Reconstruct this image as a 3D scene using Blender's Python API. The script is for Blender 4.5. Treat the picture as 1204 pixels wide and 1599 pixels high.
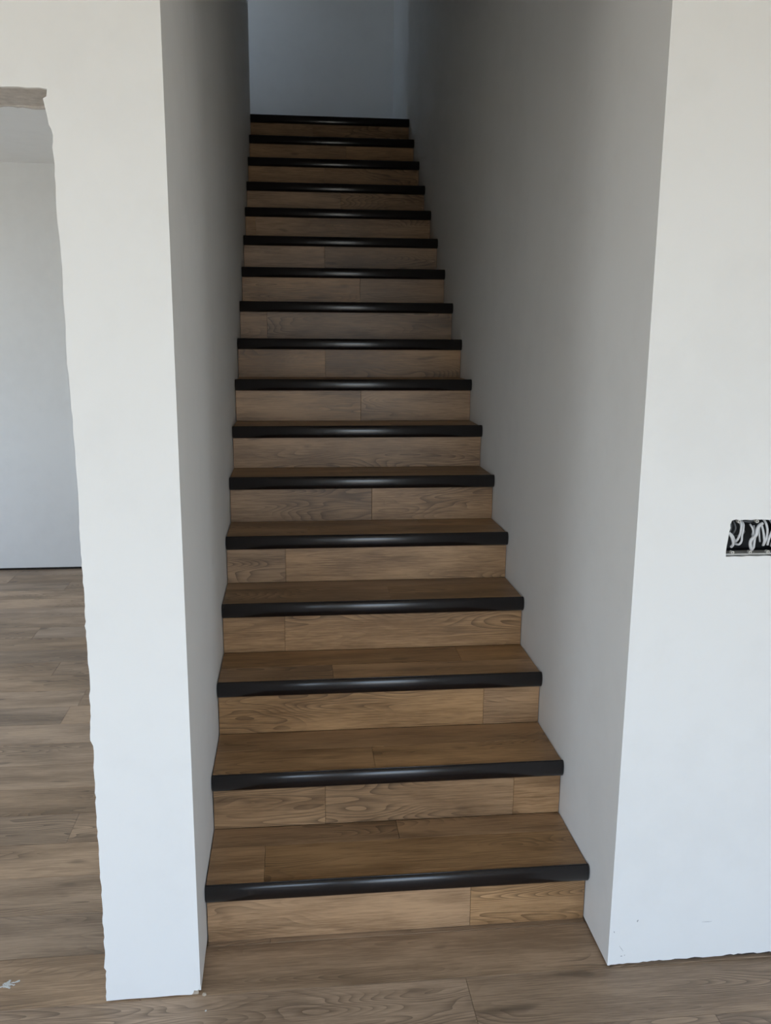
import bpy, bmesh, math, random
from mathutils import Vector, Matrix, noise
from mathutils.geometry import tessellate_polygon

for o in list(bpy.data.objects):
    bpy.data.objects.remove(o, do_unlink=True)
scene = bpy.context.scene
COL = scene.collection
random.seed(7)

# ------------------------------------------------------------------ camera
CAM = Vector((0.25215, -1.88356, 1.65701))
YAW, PITCH, ROLL, FPX = 0.105955, -0.206167, 0.0075513, 1371.42
fwd = Vector((math.sin(YAW) * math.cos(PITCH), math.cos(YAW) * math.cos(PITCH), math.sin(PITCH)))
rt0 = Vector((math.cos(YAW), -math.sin(YAW), 0))
up0 = rt0.cross(fwd)
rt = rt0 * math.cos(ROLL) + up0 * math.sin(ROLL)
up = -rt0 * math.sin(ROLL) + up0 * math.cos(ROLL)
cd = bpy.data.cameras.new('camera')
cam = bpy.data.objects.new('camera', cd)
COL.objects.link(cam)
M = Matrix((rt, up, -fwd)).transposed().to_4x4()
M.translation = CAM
cam.matrix_world = M
cd.sensor_fit = 'HORIZONTAL'
cd.sensor_width = 36
cd.lens = FPX * 36 / 1204
cd.clip_start = 0.02
scene.camera = cam

# ------------------------------------------------------------------ world, daylight, exposure
SKY_STRENGTH = 7.7
EXPOSURE = 0.0
wd = bpy.data.worlds.new('overcast_sky')
scene.world = wd
wd.use_nodes = True
nt = wd.node_tree
nt.nodes.clear()
n_out = nt.nodes.new('ShaderNodeOutputWorld')
n_bg = nt.nodes.new('ShaderNodeBackground')
n_tc = nt.nodes.new('ShaderNodeTexCoord')
n_sep = nt.nodes.new('ShaderNodeSeparateXYZ')
n_map = nt.nodes.new('ShaderNodeMapRange')
n_map.inputs[1].default_value = -1
n_map.inputs[2].default_value = 1
n_r = nt.nodes.new('ShaderNodeValToRGB')
cr = n_r.color_ramp
cr.elements[0].position = 0.0
cr.elements[0].color = (0.38, 0.37, 0.33, 1)
cr.elements[1].position = 1.0
cr.elements[1].color = (0.38, 0.58, 1.0, 1)
e = cr.elements.new(0.485); e.color = (0.44, 0.43, 0.39, 1)
e = cr.elements.new(0.515); e.color = (0.77, 0.89, 1.0, 1)
e = cr.elements.new(0.70); e.color = (0.50, 0.70, 1.0, 1)
nt.links.new(n_tc.outputs['Generated'], n_sep.inputs[0])
nt.links.new(n_sep.outputs['Z'], n_map.inputs[0])
nt.links.new(n_map.outputs[0], n_r.inputs[0])
nt.links.new(n_r.outputs[0], n_bg.inputs[0])
n_bg.inputs[1].default_value = SKY_STRENGTH
nt.links.new(n_bg.outputs[0], n_out.inputs[0])

vs = scene.view_settings
vs.view_transform = 'Standard'
vs.look = 'None'
vs.gamma = 1
vs.use_curve_mapping = False
vs.exposure = EXPOSURE
scene.cycles.max_bounces = 8
scene.cycles.diffuse_bounces = 6
scene.cycles.adaptive_threshold = 0.07
scene.cycles.adaptive_min_samples = 16
scene.cycles.glossy_bounces = 3
scene.cycles.caustics_reflective = False
scene.cycles.caustics_refractive = False

# windows of the place and one added fill opening, all behind or beside the camera: (plane axis, plane value, (u0,u1), (z0,z1), facing inward)
REAR_Y, LEFT_X, RIGHT_X, L_END = -4.2, -4.5, 4.6, 4.43
WINDOWS = {
    'rear': ('y', REAR_Y, (0.20, 2.00), (0.05, 2.40), 1),
    'rear_left_fill': ('y', REAR_Y, (-2.8, -1.1), (0.70, 2.30), 1),  # added opening, brings more daylight onto the deep right stair wall
    'left': ('x', LEFT_X, (-2.7, -1.35), (0.2, 2.45), 1),
    'right': ('x', RIGHT_X, (-2.9, -2.0), (0.7, 2.2), -1),
    'room': ('x', LEFT_X, (1.2, 3.7), (0.8, 2.45), 1),
    'hall': ('y', L_END, (-1.9, -1.1), (4.1, 4.9), 1),
}
for nm, (ax, pv, (u0, u1), (z0, z1), s) in WINDOWS.items():
    ld = bpy.data.lights.new('window_portal', 'AREA')
    ld.shape = 'RECTANGLE'
    ld.size = u1 - u0
    ld.size_y = z1 - z0
    ld.cycles.is_portal = True
    lo = bpy.data.objects.new('window_portal', ld)
    COL.objects.link(lo)
    if ax == 'y':
        lo.location = ((u0 + u1) / 2, pv - 0.02 * s, (z0 + z1) / 2)
        lo.rotation_euler = (math.pi / 2 * s, 0, 0)
    else:
        lo.location = (pv - 0.02 * s, (u0 + u1) / 2, (z0 + z1) / 2)
        lo.rotation_euler = (math.pi / 2, 0, -math.pi / 2 * s)

# ------------------------------------------------------------------ materials
class NT:
    def __init__(self, name):
        self.m = bpy.data.materials.new(name)
        self.m.use_nodes = True
        self.t = self.m.node_tree
        self.b = self.t.nodes['Principled BSDF']

    def n(self, typ, **kw):
        nd = self.t.nodes.new('ShaderNode' + typ)
        for k, v in kw.items():
            setattr(nd, k, v)
        return nd

    def l(self, a, b):
        self.t.links.new(a, b)

    def math(self, op, a, b=None, c=None):
        nd = self.n('Math', operation=op)
        for i, v in enumerate((a, b, c)):
            if v is None:
                continue
            if isinstance(v, (int, float)):
                nd.inputs[i].default_value = v
            else:
                self.l(v, nd.inputs[i])
        return nd.outputs[0]

    def mix(self, fac, a, b, mode='MIX'):
        nd = self.n('Mix', data_type='RGBA', blend_type=mode)
        for i, v in ((0, fac), (6, a), (7, b)):
            if isinstance(v, (int, float)):
                nd.inputs[i].default_value = v
            elif isinstance(v, tuple):
                nd.inputs[i].default_value = (*v, 1)
            else:
                self.l(v, nd.inputs[i])
        return nd.outputs[2]

    def noise(self, vec, scale, detail=2, rough=0.5):
        nd = self.n('TexNoise')
        self.l(vec, nd.inputs['Vector'])
        nd.inputs['Scale'].default_value = scale
        nd.inputs['Detail'].default_value = detail
        nd.inputs['Roughness'].default_value = rough
        return nd.outputs[0]

    def ramp(self, fac, p0, p1):
        nd = self.n('MapRange')
        nd.interpolation_type = 'SMOOTHSTEP'
        nd.inputs[1].default_value = p0
        nd.inputs[2].default_value = p1
        self.l(fac, nd.inputs[0])
        return nd.outputs[0]

    def bump(self, h, strength, dist=0.001):
        nd = self.n('Bump')
        nd.inputs['Strength'].default_value = strength
        nd.inputs['Distance'].default_value = dist
        self.l(h, nd.inputs['Height'])
        self.l(nd.outputs[0], self.b.inputs['Normal'])


def mat_wood(name, light, dark, rough=0.42, world_coords=False):
    k = NT(name)
    tc = k.n('TexCoord')
    sep = k.n('SeparateXYZ')
    k.l(tc.outputs['Object'], sep.inputs[0])
    rnd = k.n('ObjectInfo').outputs['Random']
    x = k.math('ADD', sep.outputs[0], k.math('MULTIPLY', rnd, 37.0))
    v = k.math('ADD', k.math('ADD', sep.outputs[1], sep.outputs[2]), k.math('MULTIPLY', rnd, 11.0))
    def vec(sx, sy):
        c = k.n('CombineXYZ')
        k.l(k.math('MULTIPLY', x, sx), c.inputs[0])
        k.l(k.math('MULTIPLY', v, sy), c.inputs[1])
        k.l(k.math('MULTIPLY', rnd, 23.0), c.inputs[2])
        return c.outputs[0]
    # cathedral grain: contour lines of a stretched noise, sharpened on one side
    base = k.noise(vec(1.5, 9.0), 1.0, 1.5, 0.45)
    saw = k.math('FRACT', k.math('MULTIPLY', base, 32.0))
    line = k.math('POWER', saw, 2.2)
    mask = k.ramp(k.noise(vec(1.1, 5.5), 1.3, 1.0), 0.42, 0.62)
    line = k.math('MULTIPLY', line, mask)
    fiber = k.noise(vec(9.0, 210.0), 1.0, 3.0, 0.65)
    fiber2 = k.noise(vec(28.0, 420.0), 1.0, 2.0, 0.6)
    blotch = k.noise(vec(2.2, 11.0), 1.0, 3.0, 0.55)
    knot = k.ramp(k.noise(vec(4.0, 12.0), 1.6, 0.5), 0.71, 0.80)
    f = k.math('ADD', k.math('MULTIPLY', fiber, 0.55), k.math('MULTIPLY', blotch, 0.75))
    f = k.math('ADD', f, k.math('MULTIPLY', fiber2, 0.22))
    f = k.ramp(f, 0.54, 0.98)
    col = k.mix(f, dark, light)
    deep = tuple(c * 0.42 for c in dark)
    col = k.mix(k.math('MULTIPLY', line, 0.72), col, deep)
    col = k.mix(k.math('MULTIPLY', knot, 0.55), col, deep)
    # tone from plank to plank
    tone = k.math('MULTIPLY_ADD', rnd, 0.34, 0.83)
    hsv = k.n('HueSaturation')
    k.l(col, hsv.inputs['Color'])
    k.l(tone, hsv.inputs['Value'])
    k.l(k.math('MULTIPLY_ADD', k.math('FRACT', k.math('MULTIPLY', rnd, 7.3)), 0.16, 0.98), hsv.inputs['Saturation'])
    k.l(hsv.outputs[0], k.b.inputs['Base Color'])
    rg = k.math('MULTIPLY_ADD', fiber, 0.16, rough - 0.08)
    k.l(rg, k.b.inputs['Roughness'])
    k.b.inputs['Specular IOR Level'].default_value = 0.5
    k.bump(fiber, 0.22, 0.0005)
    return k.m


def mat_paint(name, col, rough=0.62, dirt=0.06):
    k = NT(name)
    g = k.n('NewGeometry')
    p = g.outputs['Position']
    a = k.noise(p, 1.7, 3.0, 0.55)
    b = k.noise(p, 9.0, 4.0, 0.6)
    m = k.ramp(k.math('ADD', k.math('MULTIPLY', a, 0.5), k.math('MULTIPLY', b, 0.5)), 0.44, 0.66)
    c2 = tuple(c * (1 - dirt) for c in col)
    k.l(k.mix(m, col, c2), k.b.inputs['Base Color'])
    k.b.inputs['Roughness'].default_value = rough
    k.b.inputs['Specular IOR Level'].default_value = 0.35
    k.bump(k.noise(p, 16.0, 2.0, 0.5), 0.15, 0.002)
    return k.m


def mat_plain(name, col, rough=0.5, metal=0.0, var=0.15, scale=60.0, bump=0.0):
    k = NT(name)
    p = k.n('TexCoord').outputs['Object']
    a = k.noise(p, scale, 3.0, 0.6)
    k.l(k.mix(a, tuple(c * (1 - var) for c in col), tuple(min(1, c * (1 + var)) for c in col)), k.b.inputs['Base Color'])
    k.b.inputs['Roughness'].default_value = rough
    k.b.inputs['Metallic'].default_value = metal
    if bump:
        k.bump(a, bump, 0.003)
    return k.m


def mat_nosing():
    k = NT('dark_vinyl_nosing')
    tc = k.n('TexCoord').outputs['Object']
    mp = k.n('Mapping')
    mp.inputs['Scale'].default_value = (6, 60, 60)
    k.l(tc, mp.inputs[0])
    a = k.noise(mp.outputs[0], 2.0, 4.0, 0.6)
    k.l(k.mix(a, (0.006, 0.0045, 0.0045), (0.012, 0.009, 0.0085)), k.b.inputs['Base Color'])
    dust = k.noise(tc, 9.0, 2.0, 0.5)
    k.l(k.math('MULTIPLY_ADD', dust, 0.03, 0.215), k.b.inputs['Roughness'])
    k.b.inputs['Specular IOR Level'].default_value = 0.5
    return k.m


WOOD = mat_wood('oak_laminate', (0.455, 0.280, 0.150), (0.190, 0.106, 0.050))
WOODF = mat_wood('oak_laminate_floor', (0.480, 0.345, 0.236), (0.235, 0.162, 0.106), rough=0.50)
PAINT = mat_paint('white_wall_paint', (0.846, 0.848, 0.835), dirt=0.03)
RAW = mat_plain('raw_cut_plaster', (0.60, 0.57, 0.53), 0.9, var=0.35, scale=45.0, bump=0.8)
DARK = mat_plain('dark_core_and_gap_shade', (0.035, 0.026, 0.02), 0.9)  # step cores; on wall cores the dark colour paints shade in the gaps
NOSE = mat_nosing()
BOXM = mat_plain('shaded_plastic_box', (0.012, 0.013, 0.014), 0.55)  # grey box plastic, with the shade inside put into the colour
LITM = mat_plain('lit_box_plastic', (0.45, 0.45, 0.43), 0.7, var=0.3, scale=120.0)  # same plastic in a pale colour that paints daylight on the box floor
WIREW = mat_plain('white_cable_sheath', (0.62, 0.63, 0.64), 0.45)
WIREG = mat_plain('grey_cable_sheath', (0.16, 0.165, 0.17), 0.45)
SCREWM = mat_plain('zinc_screw_boss', (0.55, 0.54, 0.50), 0.5, 0.2)
PLASTER = mat_plain('white_plaster_crumb', (0.56, 0.56, 0.54), 0.9)
BEIGE = mat_plain('broken_plaster', (0.50, 0.42, 0.33), 0.9, var=0.4, scale=150.0)

# ------------------------------------------------------------------ helpers
def link(name, me, mat, parent=None):
    o = bpy.data.objects.new(name, me)
    if mat is not None and not me.materials:
        me.materials.append(mat)
    COL.objects.link(o)
    if parent is not None:
        o.parent = parent
    return o


def mesh_of(name, verts, faces):
    me = bpy.data.meshes.new(name)
    me.from_pydata([tuple(v) for v in verts], [], faces)
    bm = bmesh.new()
    bm.from_mesh(me)
    bmesh.ops.recalc_face_normals(bm, faces=bm.faces)
    bm.to_mesh(me)
    bm.free()
    return me


def box_mesh(name, x0, x1, y0, y1, z0, z1, bevel=0.0):
    v = [(x, y, z) for x in (x0, x1) for y in (y0, y1) for z in (z0, z1)]
    f = [(0, 1, 3, 2), (4, 6, 7, 5), (0, 4, 5, 1), (2, 3, 7, 6), (0, 2, 6, 4), (1, 5, 7, 3)]
    me = mesh_of(name, v, f)
    if bevel:
        bm = bmesh.new()
        bm.from_mesh(me)
        bmesh.ops.bevel(bm, geom=list(bm.edges), offset=bevel, segments=1, affect='EDGES')
        bm.to_mesh(me)
        bm.free()
    return me


def poly_slab(name, outline, holes, axis, a0, a1):
    """A wall from an outline in (u, z), with holes, standing between a0 and a1 on the other axis."""
    loops = [outline] + list(holes)
    flat = [p for lp in loops for p in lp]
    tris = tessellate_polygon([[Vector((p[0], p[1], 0)) for p in lp] for lp in loops])
    n = len(flat)
    P = (lambda u, z, a: (u, a, z)) if axis == 'y' else (lambda u, z, a: (a, u, z))
    v = [P(p[0], p[1], a0) for p in flat] + [P(p[0], p[1], a1) for p in flat]
    f = [tuple(t) for t in tris] + [tuple(i + n for i in reversed(t)) for t in tris]
    s = 0
    for lp in loops:
        m = len(lp)
        for i in range(m):
            j = (i + 1) % m
            f.append((s + i, s + j, s + j + n, s + i + n))
        s += m
    return mesh_of(name, v, f)


def rect(u0, u1, z0, z1):
    return [(u0, z0), (u1, z0), (u1, z1), (u0, z1)]


def structure(o):
    o['kind'] = 'structure'
    return o


def tag(o, label, cat, group=None):
    o['label'] = label
    o['category'] = cat
    if group:
        o['group'] = group
    return o


def empty(name, loc=(0, 0, 0)):
    o = bpy.data.objects.new(name, None)
    o.empty_display_size = 0.1
    o.location = loc
    COL.objects.link(o)
    return o


def smooth(me):
    for p in me.polygons:
        p.use_smooth = True

# ------------------------------------------------------------------ dimensions
W = 1.0624                       # clear width of the stairs
YP = 0.079                       # front face of the walls beside the stairs
TH = 0.195                       # wall thickness seen under the door head
SK = 0.012                       # plaster coat
ROOM_Y = 4.216                   # end wall of the side room
CEIL = 2.667
TOP = 5.64
TREAD, RISE, NH, OV, LIP = 0.258691, 0.178, 0.0507, 0.0291, 0.0067
DZ = [0.0002, 0.0009, 0.003, 0.0033, 0.0024, 0.0024, -0.0021, 0.0005, -0.003, -0.0055, -0.004, -0.0017, -0.0011, -0.0028, 0.0017, 0.0029, 0.005]
DY = [-0.0111, -0.0035, 0.0022, 0.0056, 0.0057, 0.0062, 0.0035, -0.0032, -0.0012, 0.0005, -0.0007, -0.0012, -0.0006, 0.0008, -0.0005, -0.0012, -0.0014]
NY = [(i + 1) * TREAD + DY[i] for i in range(17)]             # front of each nosing
NZ = [(i + 1) * RISE + DZ[i] + 0.0082 for i in range(17)]     # top of each nosing
LAND_Z = NZ[16] - LIP
R_END, HALL_Y = 4.50, 5.85

# ------------------------------------------------------------------ floor
floor = structure(link('floor', box_mesh('floor', -4.6, 4.7, -4.3, 5.8, -0.2, -0.0105), WOODF))
PW, PL = 0.1815, 1.22
plank_cache = {}

def plank(x0, x1, y0, y1):
    key = (round(x1 - x0, 3), round(y1 - y0, 3))
    if key not in plank_cache:
        hx, hy = key[0] / 2 - 0.0003, key[1] / 2 - 0.0003
        plank_cache[key] = box_mesh('plank', -hx, hx, -hy, hy, -0.010, 0.0, 0.0008)
    o = link('plank', plank_cache[key], WOODF, floor)
    o.location = ((x0 + x1) / 2, (y0 + y1) / 2, 0)

def lay(x0, x1, y0, y1):
    k = math.floor((y0 - 0.077) / PW)
    while 0.077 + k * PW < y1 - 1e-4:
        a, b = max(y0, 0.077 + k * PW), min(y1, 0.077 + (k + 1) * PW)
        off = {0: -0.15, -1: 0.68, 9: -0.75, 1: -1.05}.get(k)
        if off is None:
            off = random.Random(k * 31 + 5).random() * PL
        j = math.floor((x0 - off) / PL)
        while off + j * PL < x1 - 1e-4:
            c, d = max(x0, off + j * PL), min(x1, off + (j + 1) * PL)
            if b - a > 0.004 and d - c > 0.004:
                plank(c, d, a, b)
            j += 1
        k += 1

lay(-2.3, 3.2, -0.835, 0.259)
lay(0.0, W, 0.259, 0.30)
lay(-2.7, -0.121, 0.259, ROOM_Y + 0.012)

# ------------------------------------------------------------------ walls
def ragged(a, b, z, amp, step, rng, axis_fixed=None):
    """Points from a to b with a broken edge around z."""
    n = max(2, int(abs(b - a) / step))
    return [(a + (b - a) * i / n, z + rng.uniform(-amp, amp)) for i in range(n + 1)]

rng = random.Random(3)
# wall with the raw doorway and the narrow pier, front coat first
JAG = [(-0.32, 2.124), (-0.296, 2.125), (-0.271, 2.124), (-0.246, 2.125), (-0.23, 2.123), (-0.232, 2.109), (-0.239, 2.105),
       (-0.236, 2.087), (-0.231, 2.056), (-0.227, 2.048), (-0.224, 2.036), (-0.225, 2.023), (-0.227, 2.013), (-0.225, 1.991),
       (-0.226, 1.957), (-0.226, 1.923), (-0.227, 1.864), (-0.225, 1.847), (-0.224, 1.802), (-0.223, 1.746), (-0.224, 1.687),
       (-0.225, 1.591), (-0.223, 1.5), (-0.222, 1.438), (-0.221, 1.354), (-0.22, 1.299), (-0.222, 1.245), (-0.223, 1.169),
       (-0.222, 1.107), (-0.222, 1.049), (-0.224, 0.964), (-0.222, 0.885), (-0.225, 0.768), (-0.23, 0.709), (-0.224, 0.694),
       (-0.226, 0.587), (-0.227, 0.448), (-0.227, 0.289), (-0.228, 0.198), (-0.228, 0.148), (-0.233, 0.099), (-0.228, 0.09),
       (-0.233, 0.006)]
jag = []
for i in range(len(JAG) - 1):
    (xa, za), (xb, zb) = JAG[i], JAG[i + 1]
    m = max(1, int(math.hypot(xb - xa, zb - za) / 0.012))
    for q in range(m):
        t = q / m
        r = 0.0 if q == 0 else 1.0
        jag.append((xa + (xb - xa) * t + r * rng.uniform(-0.0018, 0.0012), za + (zb - za) * t + r * rng.uniform(-0.0012, 0.0012)))
jag.append(JAG[-1])
DOOR_X = -1.25
left_edge = [(DOOR_X + rng.uniform(-.003, .003), 0.006 + (2.12 - 0.006) * i / 60) for i in range(61)]
head = ragged(DOOR_X, -0.325, 2.1245, 0.0022, 0.012, rng)[1:]
bottom_pier = [(-0.2325, 0.0035), (-0.18, 0.005), (-0.12, 0.0045), (-0.06, 0.006), (-0.022, 0.0045), (-0.0185, 0.009), (-0.016, 0.0165), (-0.008, 0.0155), (0.0, 0.0225)]
outline = [(LEFT_X, 0.006)] + left_edge + head + jag[:-1] + bottom_pier + [(0.0, CEIL), (LEFT_X, CEIL)]
# the door side of the wall runs from the far left, up the opening, along its head and down the pier
wall_l = structure(link('wall_front_left', poly_slab('wall_front_left', outline, [], 'y', YP, YP + SK), PAINT))
core = [(LEFT_X, 0), (DOOR_X - 0.006, 0), (DOOR_X - 0.006, 2.131), (-0.216, 2.131), (-0.216, 0), (-0.1205, 0), (-0.1205, CEIL), (LEFT_X, CEIL)]
link('wall_core', poly_slab('wall_core', core, [], 'y', YP + SK, YP + TH - SK), RAW, wall_l)
back_head = ragged(DOOR_X, -0.222, 2.128, 0.0025, 0.010, rng)
back = [(LEFT_X, 0.0), (DOOR_X, 0.0)] + back_head + [(-0.222, 0.0), (-0.1205, 0.0), (-0.1205, CEIL), (LEFT_X, CEIL)]
link('back_plaster_coat', poly_slab('back_plaster_coat', back, [], 'y', YP + TH - SK, YP + TH), RAW, wall_l)

# wall with the electrical box, right of the stairs
HX0, HX1, HZ0, HZ1 = 1.2905, 1.4365, 1.1215, 1.2125
hole = []
for i in range(14):
    t = i / 14
    hole.append((HX0 + 0.0005 + (HX1 - HX0) * t, HZ0 + rng.uniform(-.0012, .0008)))
for i in range(8):
    t = i / 8
    hole.append((HX1 + rng.uniform(-.001, .001), HZ0 + (HZ1 - HZ0) * t))
for i in range(14):
    t = i / 14
    hole.append((HX1 - (HX1 - HX0 - 0.008) * t, HZ1 + rng.uniform(-.001, .0012)))
hole += [(1.2985, 1.2110), (1.2950, 1.2020), (1.2962, 1.1930), (1.2940, 1.1840), (1.2925, 1.1650), (1.2905, 1.1480), (1.2898, 1.1330)]
bot = [(W, 0.0055), (W + 0.004, 0.0050)] + ragged(W + 0.01, 1.9, 0.0080, 0.0020, 0.011, rng) + [(RIGHT_X, 0.006)]
bot = [(x, z + (0.0045 * min(1, max(0, (x - 1.1) / 0.3)))) for x, z in bot]
outline = bot + [(RIGHT_X, CEIL), (W, CEIL)]
wall_r = structure(link('wall_front_right', poly_slab('wall_front_right', outline, [hole], 'y', YP, YP + SK), PAINT))
BX0, BX1, BZ0, BZ1 = HX0 - 0.004, HX1 + 0.004, HZ0 - 0.002, HZ1 + 0.003
core = [(W + 0.1205, 0), (RIGHT_X, 0), (RIGHT_X, CEIL), (W + 0.1205, CEIL)]
link('wall_core', poly_slab('wall_core', core, [rect(BX0, BX1, BZ0, BZ1)], 'y', YP + SK, YP + TH), DARK, wall_r)  # core coloured dark to paint the shadow in the gap above the floor

SCUFF = mat_plain('grey_scuff', (0.42, 0.42, 0.42), 0.8, var=0.3)
def scuff(x, z, w_, h_, ang, seed):
    r = random.Random(seed)
    pts = []
    for i in range(9):
        a = 2 * math.pi * i / 9
        u, v_ = w_ * math.cos(a) * r.uniform(.6, 1.1), h_ * math.sin(a) * r.uniform(.6, 1.1)
        pts.append((x + u * math.cos(ang) - v_ * math.sin(ang), z + u * math.sin(ang) + v_ * math.cos(ang)))
    link('scuff_mark', poly_slab('scuff_mark', pts, [], 'y', YP - 0.0003, YP + 0.001), SCUFF, wall_r)
for q in ((1.137, 0.134, 0.0022, 0.0040, -0.4, 1), (1.099, 0.031, 0.0030, 0.0014, 0.1, 2), (1.108, 0.033, 0.0014, 0.0016, 0.0, 3),
          (1.098, 0.053, 0.0130, 0.0006, -0.95, 4), (1.330, 0.118, 0.0150, 0.0006, 0.0, 5), (1.075, 0.105, 0.0012, 0.0030, 0.1, 6)):
    scuff(*q)

# stair walls: hand-plastered faces, very slightly uneven
def plaster_wall(name, x_face, sgn, thick, y0, y1, z0, z1, amp, bulges, step=0.035):
    ny, nz = int((y1 - y0) / step), int((z1 - z0) / step)
    v, f = [], []
    for i in range(ny + 1):
        y = y0 + (y1 - y0) * i / ny
        for j in range(nz + 1):
            z = z0 + (z1 - z0) * j / nz
            fade = min(1.0, (y - y0) / 0.12) * min(1.0, (y1 - y) / 0.05)
            d = amp * fade * (-1.3 + noise.noise(Vector((y * 3.1, z * 3.1, 4.0 + x_face))) + 0.5 * noise.noise(Vector((y * 9, z * 9, 9.0))))
            for (by, bz, sy, sz, a) in bulges:
                d += a * math.exp(-((y - by) / sy) ** 2 - ((z - bz) / sz) ** 2) * min(1, fade * 1.6)
            v.append((x_face + sgn * d, y, z))
    n = len(v)
    for i in range(ny):
        for j in range(nz):
            a = i * (nz + 1) + j
            f.append((a, a + 1, a + nz + 2, a + nz + 1))
    xb = x_face - sgn * thick
    v += [(xb, y0, z0), (xb, y0, z1), (xb, y1, z1), (xb, y1, z0)]
    lo0, hi0, lo1, hi1 = 0, nz, ny * (nz + 1), n - 1
    f += [(n, n + 1, n + 2, n + 3)]
    f.append(tuple([n, n + 1] + [j for j in range(nz, -1, -1)]))
    f.append(tuple([n + 3, n + 2] + [lo1 + j for j in range(nz, -1, -1)]))
    f.append(tuple([n, n + 3] + [i * (nz + 1) for i in range(ny, -1, -1)]))
    f.append(tuple([n + 1, n + 2] + [i * (nz + 1) + nz for i in range(ny, -1, -1)]))
    me = mesh_of(name, v, f)
    for p in me.polygons:
        p.use_smooth = len(p.vertices) == 4 and p.index < ny * nz
    bm = bmesh.new()
    bm.from_mesh(me)
    for e_ in bm.edges:
        if len({q.smooth for q in e_.link_faces}) > 1:
            e_.smooth = False
    bm.to_mesh(me)
    bm.free()
    return me

structure(link('wall_left', plaster_wall('wall_left', 0.0, 1, 0.12, YP + SK, L_END, 0.006, TOP, 0.0012,
          []), PAINT))
structure(link('wall_right', plaster_wall('wall_right', W, -1, 0.12, YP + SK, R_END, 0.006, TOP, 0.0008, []), PAINT))
link('wall_left_chip', box_mesh('wall_left_chip', -0.05, -0.006, YP + 0.006, YP + SK - 0.0005, 0.0, 0.018), BEIGE, wall_l).name = 'broken_corner'
structure(link('wall_upper_front', box_mesh('wall_upper_front', -0.12, W + 0.12, YP, YP + TH, CEIL + 0.3, TOP), PAINT))
structure(link('wall_hall_right', box_mesh('wall_hall_right', W + 0.05, W + 0.12, R_END + 0.0005, HALL_Y + 0.14, 2.9, TOP), PAINT))
structure(link('wall_hall_back', box_mesh('wall_hall_back', -3.1, W + 0.05, HALL_Y, HALL_Y + 0.14, 2.9, TOP), PAINT))
hw = WINDOWS['hall']
structure(link('wall_hall_front', poly_slab('wall_hall_front', rect(-3.1, -0.12, 2.99, TOP), [rect(*hw[2], *hw[3])], 'y', L_END - 0.12, L_END), PAINT))
structure(link('wall_hall_end', box_mesh('wall_hall_end', -3.2, -3.1, L_END - 0.12, HALL_Y + 0.14, 2.9, TOP), PAINT))
structure(link('floor_upper', box_mesh('floor_upper', -3.1, W + 0.05, NY[16] + OV + 0.012, HALL_Y, LAND_Z - 0.12, LAND_Z), WOODF))
structure(link('ceiling_upper', box_mesh('ceiling_upper', -3.2, W + 0.2, 0.0, HALL_Y + 0.2, TOP, TOP + 0.15), PAINT))
structure(link('ceiling_front', box_mesh('ceiling_front', -4.7, 4.8, -4.4, YP + TH, CEIL, CEIL + 0.3), PAINT))
structure(link('ceiling_side_room', box_mesh('ceiling_side_room', -4.7, -0.12, YP + TH, ROOM_Y + 0.2, CEIL, CEIL + 0.3), PAINT))
wb = structure(link('wall_room_back', box_mesh('wall_room_back', -4.6, -0.1205, ROOM_Y, ROOM_Y + 0.014, 0.016, CEIL), PAINT))
link('wall_core', box_mesh('wall_core', -4.6, -0.1205, ROOM_Y + 0.014, ROOM_Y + 0.15, -0.01, CEIL), DARK, wb)  # dark colour stands in for shade in the gap below this wall
# outer walls with their windows and the added fill opening
wr = [rect(*WINDOWS[q][2], *WINDOWS[q][3]) for q in ('rear', 'rear_left_fill')]
structure(link('wall_rear', poly_slab('wall_rear', rect(-4.6, 4.7, -0.2, CEIL), wr, 'y', REAR_Y - 0.15, REAR_Y), PAINT))
w, w2 = WINDOWS['left'], WINDOWS['room']
structure(link('wall_outer_left', poly_slab('wall_outer_left', rect(REAR_Y - .15, ROOM_Y + .15, -0.2, CEIL), [rect(*w[2], *w[3]), rect(*w2[2], *w2[3])], 'x', LEFT_X - 0.15, LEFT_X), PAINT))
w = WINDOWS['right']
structure(link('wall_outer_right', poly_slab('wall_outer_right', rect(REAR_Y - .15, YP + TH, -0.2, CEIL), [rect(*w[2], *w[3])], 'x', RIGHT_X, RIGHT_X + 0.15), PAINT))

# ------------------------------------------------------------------ staircase
stairs = empty('staircase', (0, 0, 0))
tag(stairs, 'straight flight of oak laminate steps with rounded black nosings between white walls', 'staircase')
G = 0.0007
profile = [(OV - 0.0006, -0.0125), (0.0125, -0.0085), (0.0125, -0.0006), (0.0100, 0.0)]
for i in range(15):
    a = math.pi / 2 - math.pi * i / 14
    profile.append((0.0145 - 0.0145 * max(0.0, math.cos(a)) ** 0.75, -0.0254 + 0.0254 * math.sin(a)))
profile += [(OV - 0.0006, -NH)]
# drop near duplicates
pp = [profile[0]]
for q in profile[1:]:
    if math.hypot(q[0] - pp[-1][0], q[1] - pp[-1][1]) > 0.0008:
        pp.append(q)
profile = pp

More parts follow.
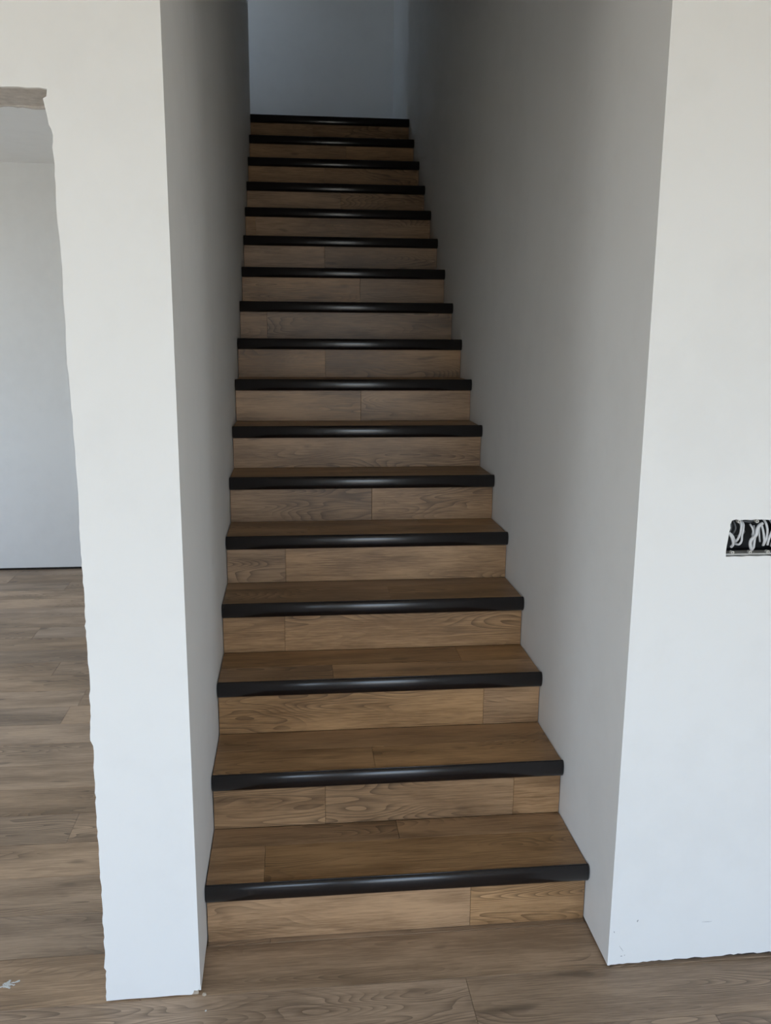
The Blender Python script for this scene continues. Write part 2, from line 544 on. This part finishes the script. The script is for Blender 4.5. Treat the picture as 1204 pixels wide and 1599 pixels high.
def nosing_mesh():
    xs = [(0.0004, 0.0018), (0.0022, 0.0), (W - 0.0022, 0.0), (W - 0.0004, 0.0018)]
    v, f = [], []
    m = len(profile)
    cy, cz = 0.018, -NH / 2
    for x, ins in xs:
        for (y, z) in profile:
            dy, dz = cy - y, cz - z
            L = math.hypot(dy, dz)
            v.append((x, y + dy / L * ins, z + dz / L * ins))
    for s in range(len(xs) - 1):
        for i in range(m):
            j = (i + 1) % m
            f.append((s * m + i, s * m + j, (s + 1) * m + j, (s + 1) * m + i))
    f.append(tuple(range(m)))
    f.append(tuple(range(3 * m + m - 1, 3 * m - 1, -1)))
    me = mesh_of('nosing', v, f)
    for p in me.polygons:
        if len(p.vertices) == 4:
            idx = [q % m for q in p.vertices]
            if min(idx) >= 3 and max(idx) <= m - 2:
                p.use_smooth = True
    return me

NOSE_ME = nosing_mesh()
RJ = {1: [0.731], 2: [0.334, 0.915], 3: [0.872], 4: [0.214], 5: [0.218], 6: [0.565], 7: [], 8: [0.56], 9: [0.41], 10: [0.132],
      11: [0.614], 12: [0.439], 13: [0.059], 14: [0.556], 15: [0.471], 16: [0.62], 17: [0.411]}
# treads: distance of the long seam behind the nosing, joints of the front board, joints of the rear board
TJ = {1: (0.196, [0.156], [0.549]), 2: (0.168, [0.486], []), 3: (0.15, [0.373], [0.82]), 4: (0.205, [0.593], []), 5: (0.18, [0.30], [0.75]),
      6: (0.16, [], [0.5]), 7: (0.19, [0.68], [])}
rs = random.Random(21)

def board(name, x0, x1, y0, y1, z0, z1, parent, ox):
    me = box_mesh(name, x0 - ox, x1 - ox, y0, y1, z0, z1, 0.0006)
    o = link(name, me, WOOD, parent)
    o.location = (ox, 0, 0)
    return o

for i in range(17):
    n = i + 1
    y, z = NY[i], NZ[i]
    zt = z - LIP
    zb = (NZ[i - 1] - LIP) if i else 0.0
    yr = y + OV
    y_next = NY[i + 1] + OV if i < 16 else None
    cy1 = (y_next + 0.0105) if y_next else yr + 0.0118
    step = link('step', box_mesh('step', 0.001, W - 0.001, yr + 0.0103, cy1, max(0.0, zb - 0.0102), zt - 0.0104), DARK, stairs)
    o = link('nosing', NOSE_ME, NOSE, step)
    o.location = (0, y, z)
    xs = [0.0006] + RJ[n] + [W - 0.0006]
    for a, b in zip(xs[:-1], xs[1:]):
        board('riser_plank', a + G / 2, b - G / 2, yr, yr + 0.010, zb + 0.0006, z - 0.0135, step, (a + b) / 2)
    if y_next:
        seam, jf, jr = TJ.get(n, (rs.uniform(0.14, 0.2), [rs.uniform(0.2, 0.9)], []))
        for (ya, yb, js) in ((y + 0.0128, y + seam, jf), (y + seam, y_next, jr)):
            xs = [0.0006] + js + [W - 0.0006]
            for a, b in zip(xs[:-1], xs[1:]):
                board('tread_plank', a + G / 2, b - G / 2, ya + G / 2, yb - G / 2, zt - 0.010, zt, step, (a + b) / 2)

# ------------------------------------------------------------------ electrical box
ebox = empty('electrical_box', ((HX0 + HX1) / 2, YP, HZ0))
tag(ebox, 'open electrical box full of loose pale cables set in the white wall', 'electrical box')
ORG = Vector(ebox.location)

def ebm(name, me, mat):
    me.transform(Matrix.Translation(-ORG))
    return link(name, me, mat, ebox)

bx0, bx1, bz0, bz1, by0, by1 = HX0 + 0.0005, HX1 - 0.0005, HZ0 + 0.001, HZ1 - 0.001, YP + SK + 0.001, YP + 0.075
t = 0.0018
def shell():
    v, f = [], []
    for (a, b, c, d, y) in ((bx0, bx1, bz0, bz1, by0), (bx0, bx1, bz0, bz1, by1), (bx0 + t, bx1 - t, bz0 + t, bz1 - t, by0), (bx0 + t, bx1 - t, bz0 + t, bz1 - t, by1 - t)):
        v += [(a, y, c), (b, y, c), (b, y, d), (a, y, d)]
    for i in range(4):
        j = (i + 1) % 4
        f += [(i, j, 4 + j, 4 + i), (8 + i, 8 + j, 12 + j, 12 + i), (i, j, 8 + j, 8 + i)]
    f += [(4, 5, 6, 7), (12, 13, 14, 15)]
    return mesh_of('box_shell', v, f)
ebm('box_shell', shell(), BOXM)
ebm('lit_box_floor', box_mesh('lit_box_floor', bx0 + 0.002, bx1 - 0.002, YP + 0.0035, YP + 0.034, HZ0 + 0.0005 + t, HZ0 + 0.0062, 0.001), LITM)  # added pale piece, its colour paints the lit bottom of the box

ZS = 0.0001214
def ZP(zx, zy, d):
    return Vector((HX0 + (zx - 300) * ZS, YP + d, 1.2125 - (zy - 270) * ZS))

def tube(name, pts, rad, mat, seg=8, sub=6):
    # Catmull-Rom path swept with a round section
    P = [pts[0]] + pts + [pts[-1]]
    path = []
    for i in range(1, len(P) - 2):
        for s in range(sub):
            u = s / sub
            a, b, c, d = P[i - 1], P[i], P[i + 1], P[i + 2]
            path.append(0.5 * ((2 * b) + (c - a) * u + (2 * a - 5 * b + 4 * c - d) * u * u + (3 * b - a - 3 * c + d) * u ** 3))
    path.append(pts[-1])
    v, f = [], []
    ref = Vector((0.1, 1, 0.05)).normalized()
    for i, p in enumerate(path):
        tg = (path[min(i + 1, len(path) - 1)] - path[max(i - 1, 0)]).normalized()
        n1 = tg.cross(ref).normalized()
        n2 = tg.cross(n1)
        for k in range(seg):
            a = 2 * math.pi * k / seg
            v.append(p + n1 * math.cos(a) * rad + n2 * math.sin(a) * rad)
    for i in range(len(path) - 1):
        for k in range(seg):
            j = (k + 1) % seg
            f.append((i * seg + k, i * seg + j, (i + 1) * seg + j, (i + 1) * seg + k))
    f.append(tuple(range(seg)))
    f.append(tuple((len(path) - 1) * seg + k for k in reversed(range(seg))))
    me = mesh_of(name, v, f)
    smooth(me)
    return ebm(name, me, mat)

R1 = 0.0022
WHITE = [
    ([(340, 530, .004), (395, 610, .004), (440, 700, .006), (470, 790, .009), (450, 850, .014)], 0.0030),
    ([(350, 530, .010), (430, 590, .008), (490, 680, .010), (515, 740, .014)], 0.0018),
    ([(590, 300, .030), (610, 350, .012), (605, 500, .009), (590, 610, .010), (555, 700, .012), (520, 780, .022)], 0.0026),
    ([(640, 300, .030), (655, 370, .012), (655, 470, .009), (640, 600, .009), (645, 720, .010), (610, 795, .012), (560, 800, .020)], 0.0024),
    ([(620, 310, .034), (630, 420, .016), (620, 560, .014), (600, 690, .016), (570, 780, .024)], 0.0022),
    ([(835, 400, .020), (850, 450, .012), (880, 540, .012), (895, 620, .018)], 0.0022),
    ([(1060, 370, .012), (980, 410, .009), (945, 480, .008), (935, 590, .008), (880, 650, .006), (830, 690, .006), (815, 770, .006), (840, 860, .006), (880, 905, .010)], 0.0036),
    ([(1050, 400, .018), (985, 470, .012), (970, 570, .012), (915, 660, .009), (905, 770, .008), (900, 870, .009), (875, 905, .016)], 0.0030),
    ([(930, 430, .022), (925, 540, .016), (890, 640, .014), (865, 740, .014), (870, 840, .014)], 0.0022),
    ([(1110, 300, .020), (1130, 380, .010), (1160, 500, .008), (1165, 620, .009), (1150, 720, .010), (1130, 830, .014)], 0.0026),
    ([(1060, 400, .016), (1080, 520, .010), (1105, 640, .009), (1125, 740, .010), (1130, 835, .016)], 0.0026),
    ([(1050, 480, .022), (1030, 580, .016), (1035, 670, .014), (1080, 760, .020)], 0.0020),
    ([(1260, 310, .024), (1280, 420, .010), (1250, 560, .008), (1210, 690, .009), (1220, 820, .014)], 0.0028),
    ([(1330, 330, .022), (1300, 470, .010), (1330, 610, .008), (1300, 760, .010), (1320, 850, .018)], 0.0030),
    ([(1400, 310, .024), (1410, 450, .012), (1380, 600, .010), (1400, 740, .012), (1380, 840, .018)], 0.0024),
]
GREY = [
    ([(385, 330, .040), (395, 420, .026), (425, 480, .020), (430, 560, .024)], 0.0024),
    ([(480, 300, .044), (485, 420, .030), (475, 520, .028), (465, 610, .036)], 0.0020),
    ([(540, 300, .046), (560, 420, .030), (575, 520, .028), (545, 640, .036)], 0.0022),
    ([(790, 520, .050), (805, 580, .036), (785, 660, .044)], 0.0022),
    ([(670, 370, .036), (760, 310, .030), (900, 350, .034), (1050, 340, .036)], 0.0022),
    ([(690, 400, .042), (800, 370, .036), (920, 390, .038), (1010, 370, .044)], 0.0020),
    ([(600, 680, .044), (680, 660, .036), (760, 640, .044)], 0.0018),
]
for pts, rad in WHITE:
    tube('cable', [ZP(*q) for q in pts], rad * 1.15, WIREW)
for pts, rad in GREY:
    tube('cable', [ZP(*q) for q in pts], rad, WIREG)["label"] = 'dark grey cable at the back of the box'

def boss(zx, zy, up_):
    c = ZP(zx, zy, 0.0)
    v, f = [], []
    seg = 14
    for (r, y) in ((0.0042, YP + 0.012), (0.0042, YP + 0.0025), (0.0017, YP + 0.0025), (0.0017, YP + 0.011)):
        for k in range(seg):
            a = 2 * math.pi * k / seg
            v.append((c.x + r * math.cos(a), y, c.z + r * math.sin(a)))
    for s in range(3):
        for k in range(seg):
            j = (k + 1) % seg
            f.append((s * seg + k, s * seg + j, (s + 1) * seg + j, (s + 1) * seg + k))
    f.append(tuple(3 * seg + k for k in range(seg)))
    f.append(tuple(k for k in reversed(range(seg))))
    ebm('screw_boss', mesh_of('screw_boss', v, f), SCREWM)
for zx in (530, 905, 1280):
    boss(zx, 312, 1)
for zx in (450, 820, 1195):
    boss(zx, 945, -1)

# ------------------------------------------------------------------ building leftovers on the floor
def crumb(name, loc, r, seed, mat=PLASTER, flat=0.7):
    bm = bmesh.new()
    bmesh.ops.create_icosphere(bm, subdivisions=2, radius=r)
    for v in bm.verts:
        k = 1 + 0.45 * noise.noise(v.co / r * 1.3 + Vector((seed * 3.7, seed, 0)))
        v.co = Vector((v.co.x * k, v.co.y * k, max(v.co.z * k * flat, -r * 0.5)))
    mz = min(v.co.z for v in bm.verts)
    for v in bm.verts:
        v.co.z -= mz
    me = bpy.data.meshes.new(name)
    bm.to_mesh(me)
    bm.free()
    o = link(name, me, mat)
    o.location = loc
    return o

tag(crumb('plaster_crumb', (0.0085, 0.080, 0), 0.0052, 1, BEIGE), 'beige plaster crumb at the broken corner of the narrow white pier', 'crumb')
tag(crumb('plaster_crumb', (0.0175, 0.026, 0), 0.0024, 2), 'tiny white plaster crumb on the floor in front of the pier', 'crumb')

def splatter():
    # a dried smear of white filler: a thin ragged ridge with a few spurs
    r = random.Random(12)
    bm = bmesh.new()
    strokes = []
    for q in range(15):
        a, L_ = r.uniform(0, 6.28), r.uniform(0.006, 0.026)
        x0, y0 = r.uniform(-.008, .008), r.uniform(-.008, .008)
        b = a + r.uniform(-.9, .9)
        strokes.append([(x0, y0), (x0 + L_ * .5 * math.cos(a), y0 + L_ * .5 * math.sin(a)), (x0 + L_ * .5 * (math.cos(a) + math.cos(b)), y0 + L_ * .5 * (math.sin(a) + math.sin(b)))])
    for st in strokes:
        prev = None
        for (x0, y0), (x1, y1) in zip(st[:-1], st[1:]):
            for s in range(7):
                u = s / 6
                x, y = x0 + (x1 - x0) * u + r.uniform(-.0012, .0012), y0 + (y1 - y0) * u + r.uniform(-.0012, .0012)
                wd_ = r.uniform(0.0010, 0.0038)
                L = math.hypot(x1 - x0, y1 - y0)
                nx, ny = -(y1 - y0) / L * wd_, (x1 - x0) / L * wd_
                row = [bm.verts.new((x + nx, y + ny, 0.0002)), bm.verts.new((x, y, 0.0014)), bm.verts.new((x - nx, y - ny, 0.0002))]
                if prev:
                    bm.faces.new((prev[0], prev[1], row[1], row[0]))
                    bm.faces.new((prev[1], prev[2], row[2], row[1]))
                prev = row
    bmesh.ops.recalc_face_normals(bm, faces=bm.faces)
    me = bpy.data.meshes.new('plaster_splatter')
    bm.to_mesh(me)
    bm.free()
    o = link('plaster_splatter', me, PLASTER)
    o.location = (-0.497, 0.162, 0.0)
    o['kind'] = 'stuff'
    tag(o, 'dried white plaster splatter on the grey-brown floorboards beside the pier', 'plaster')
splatter()
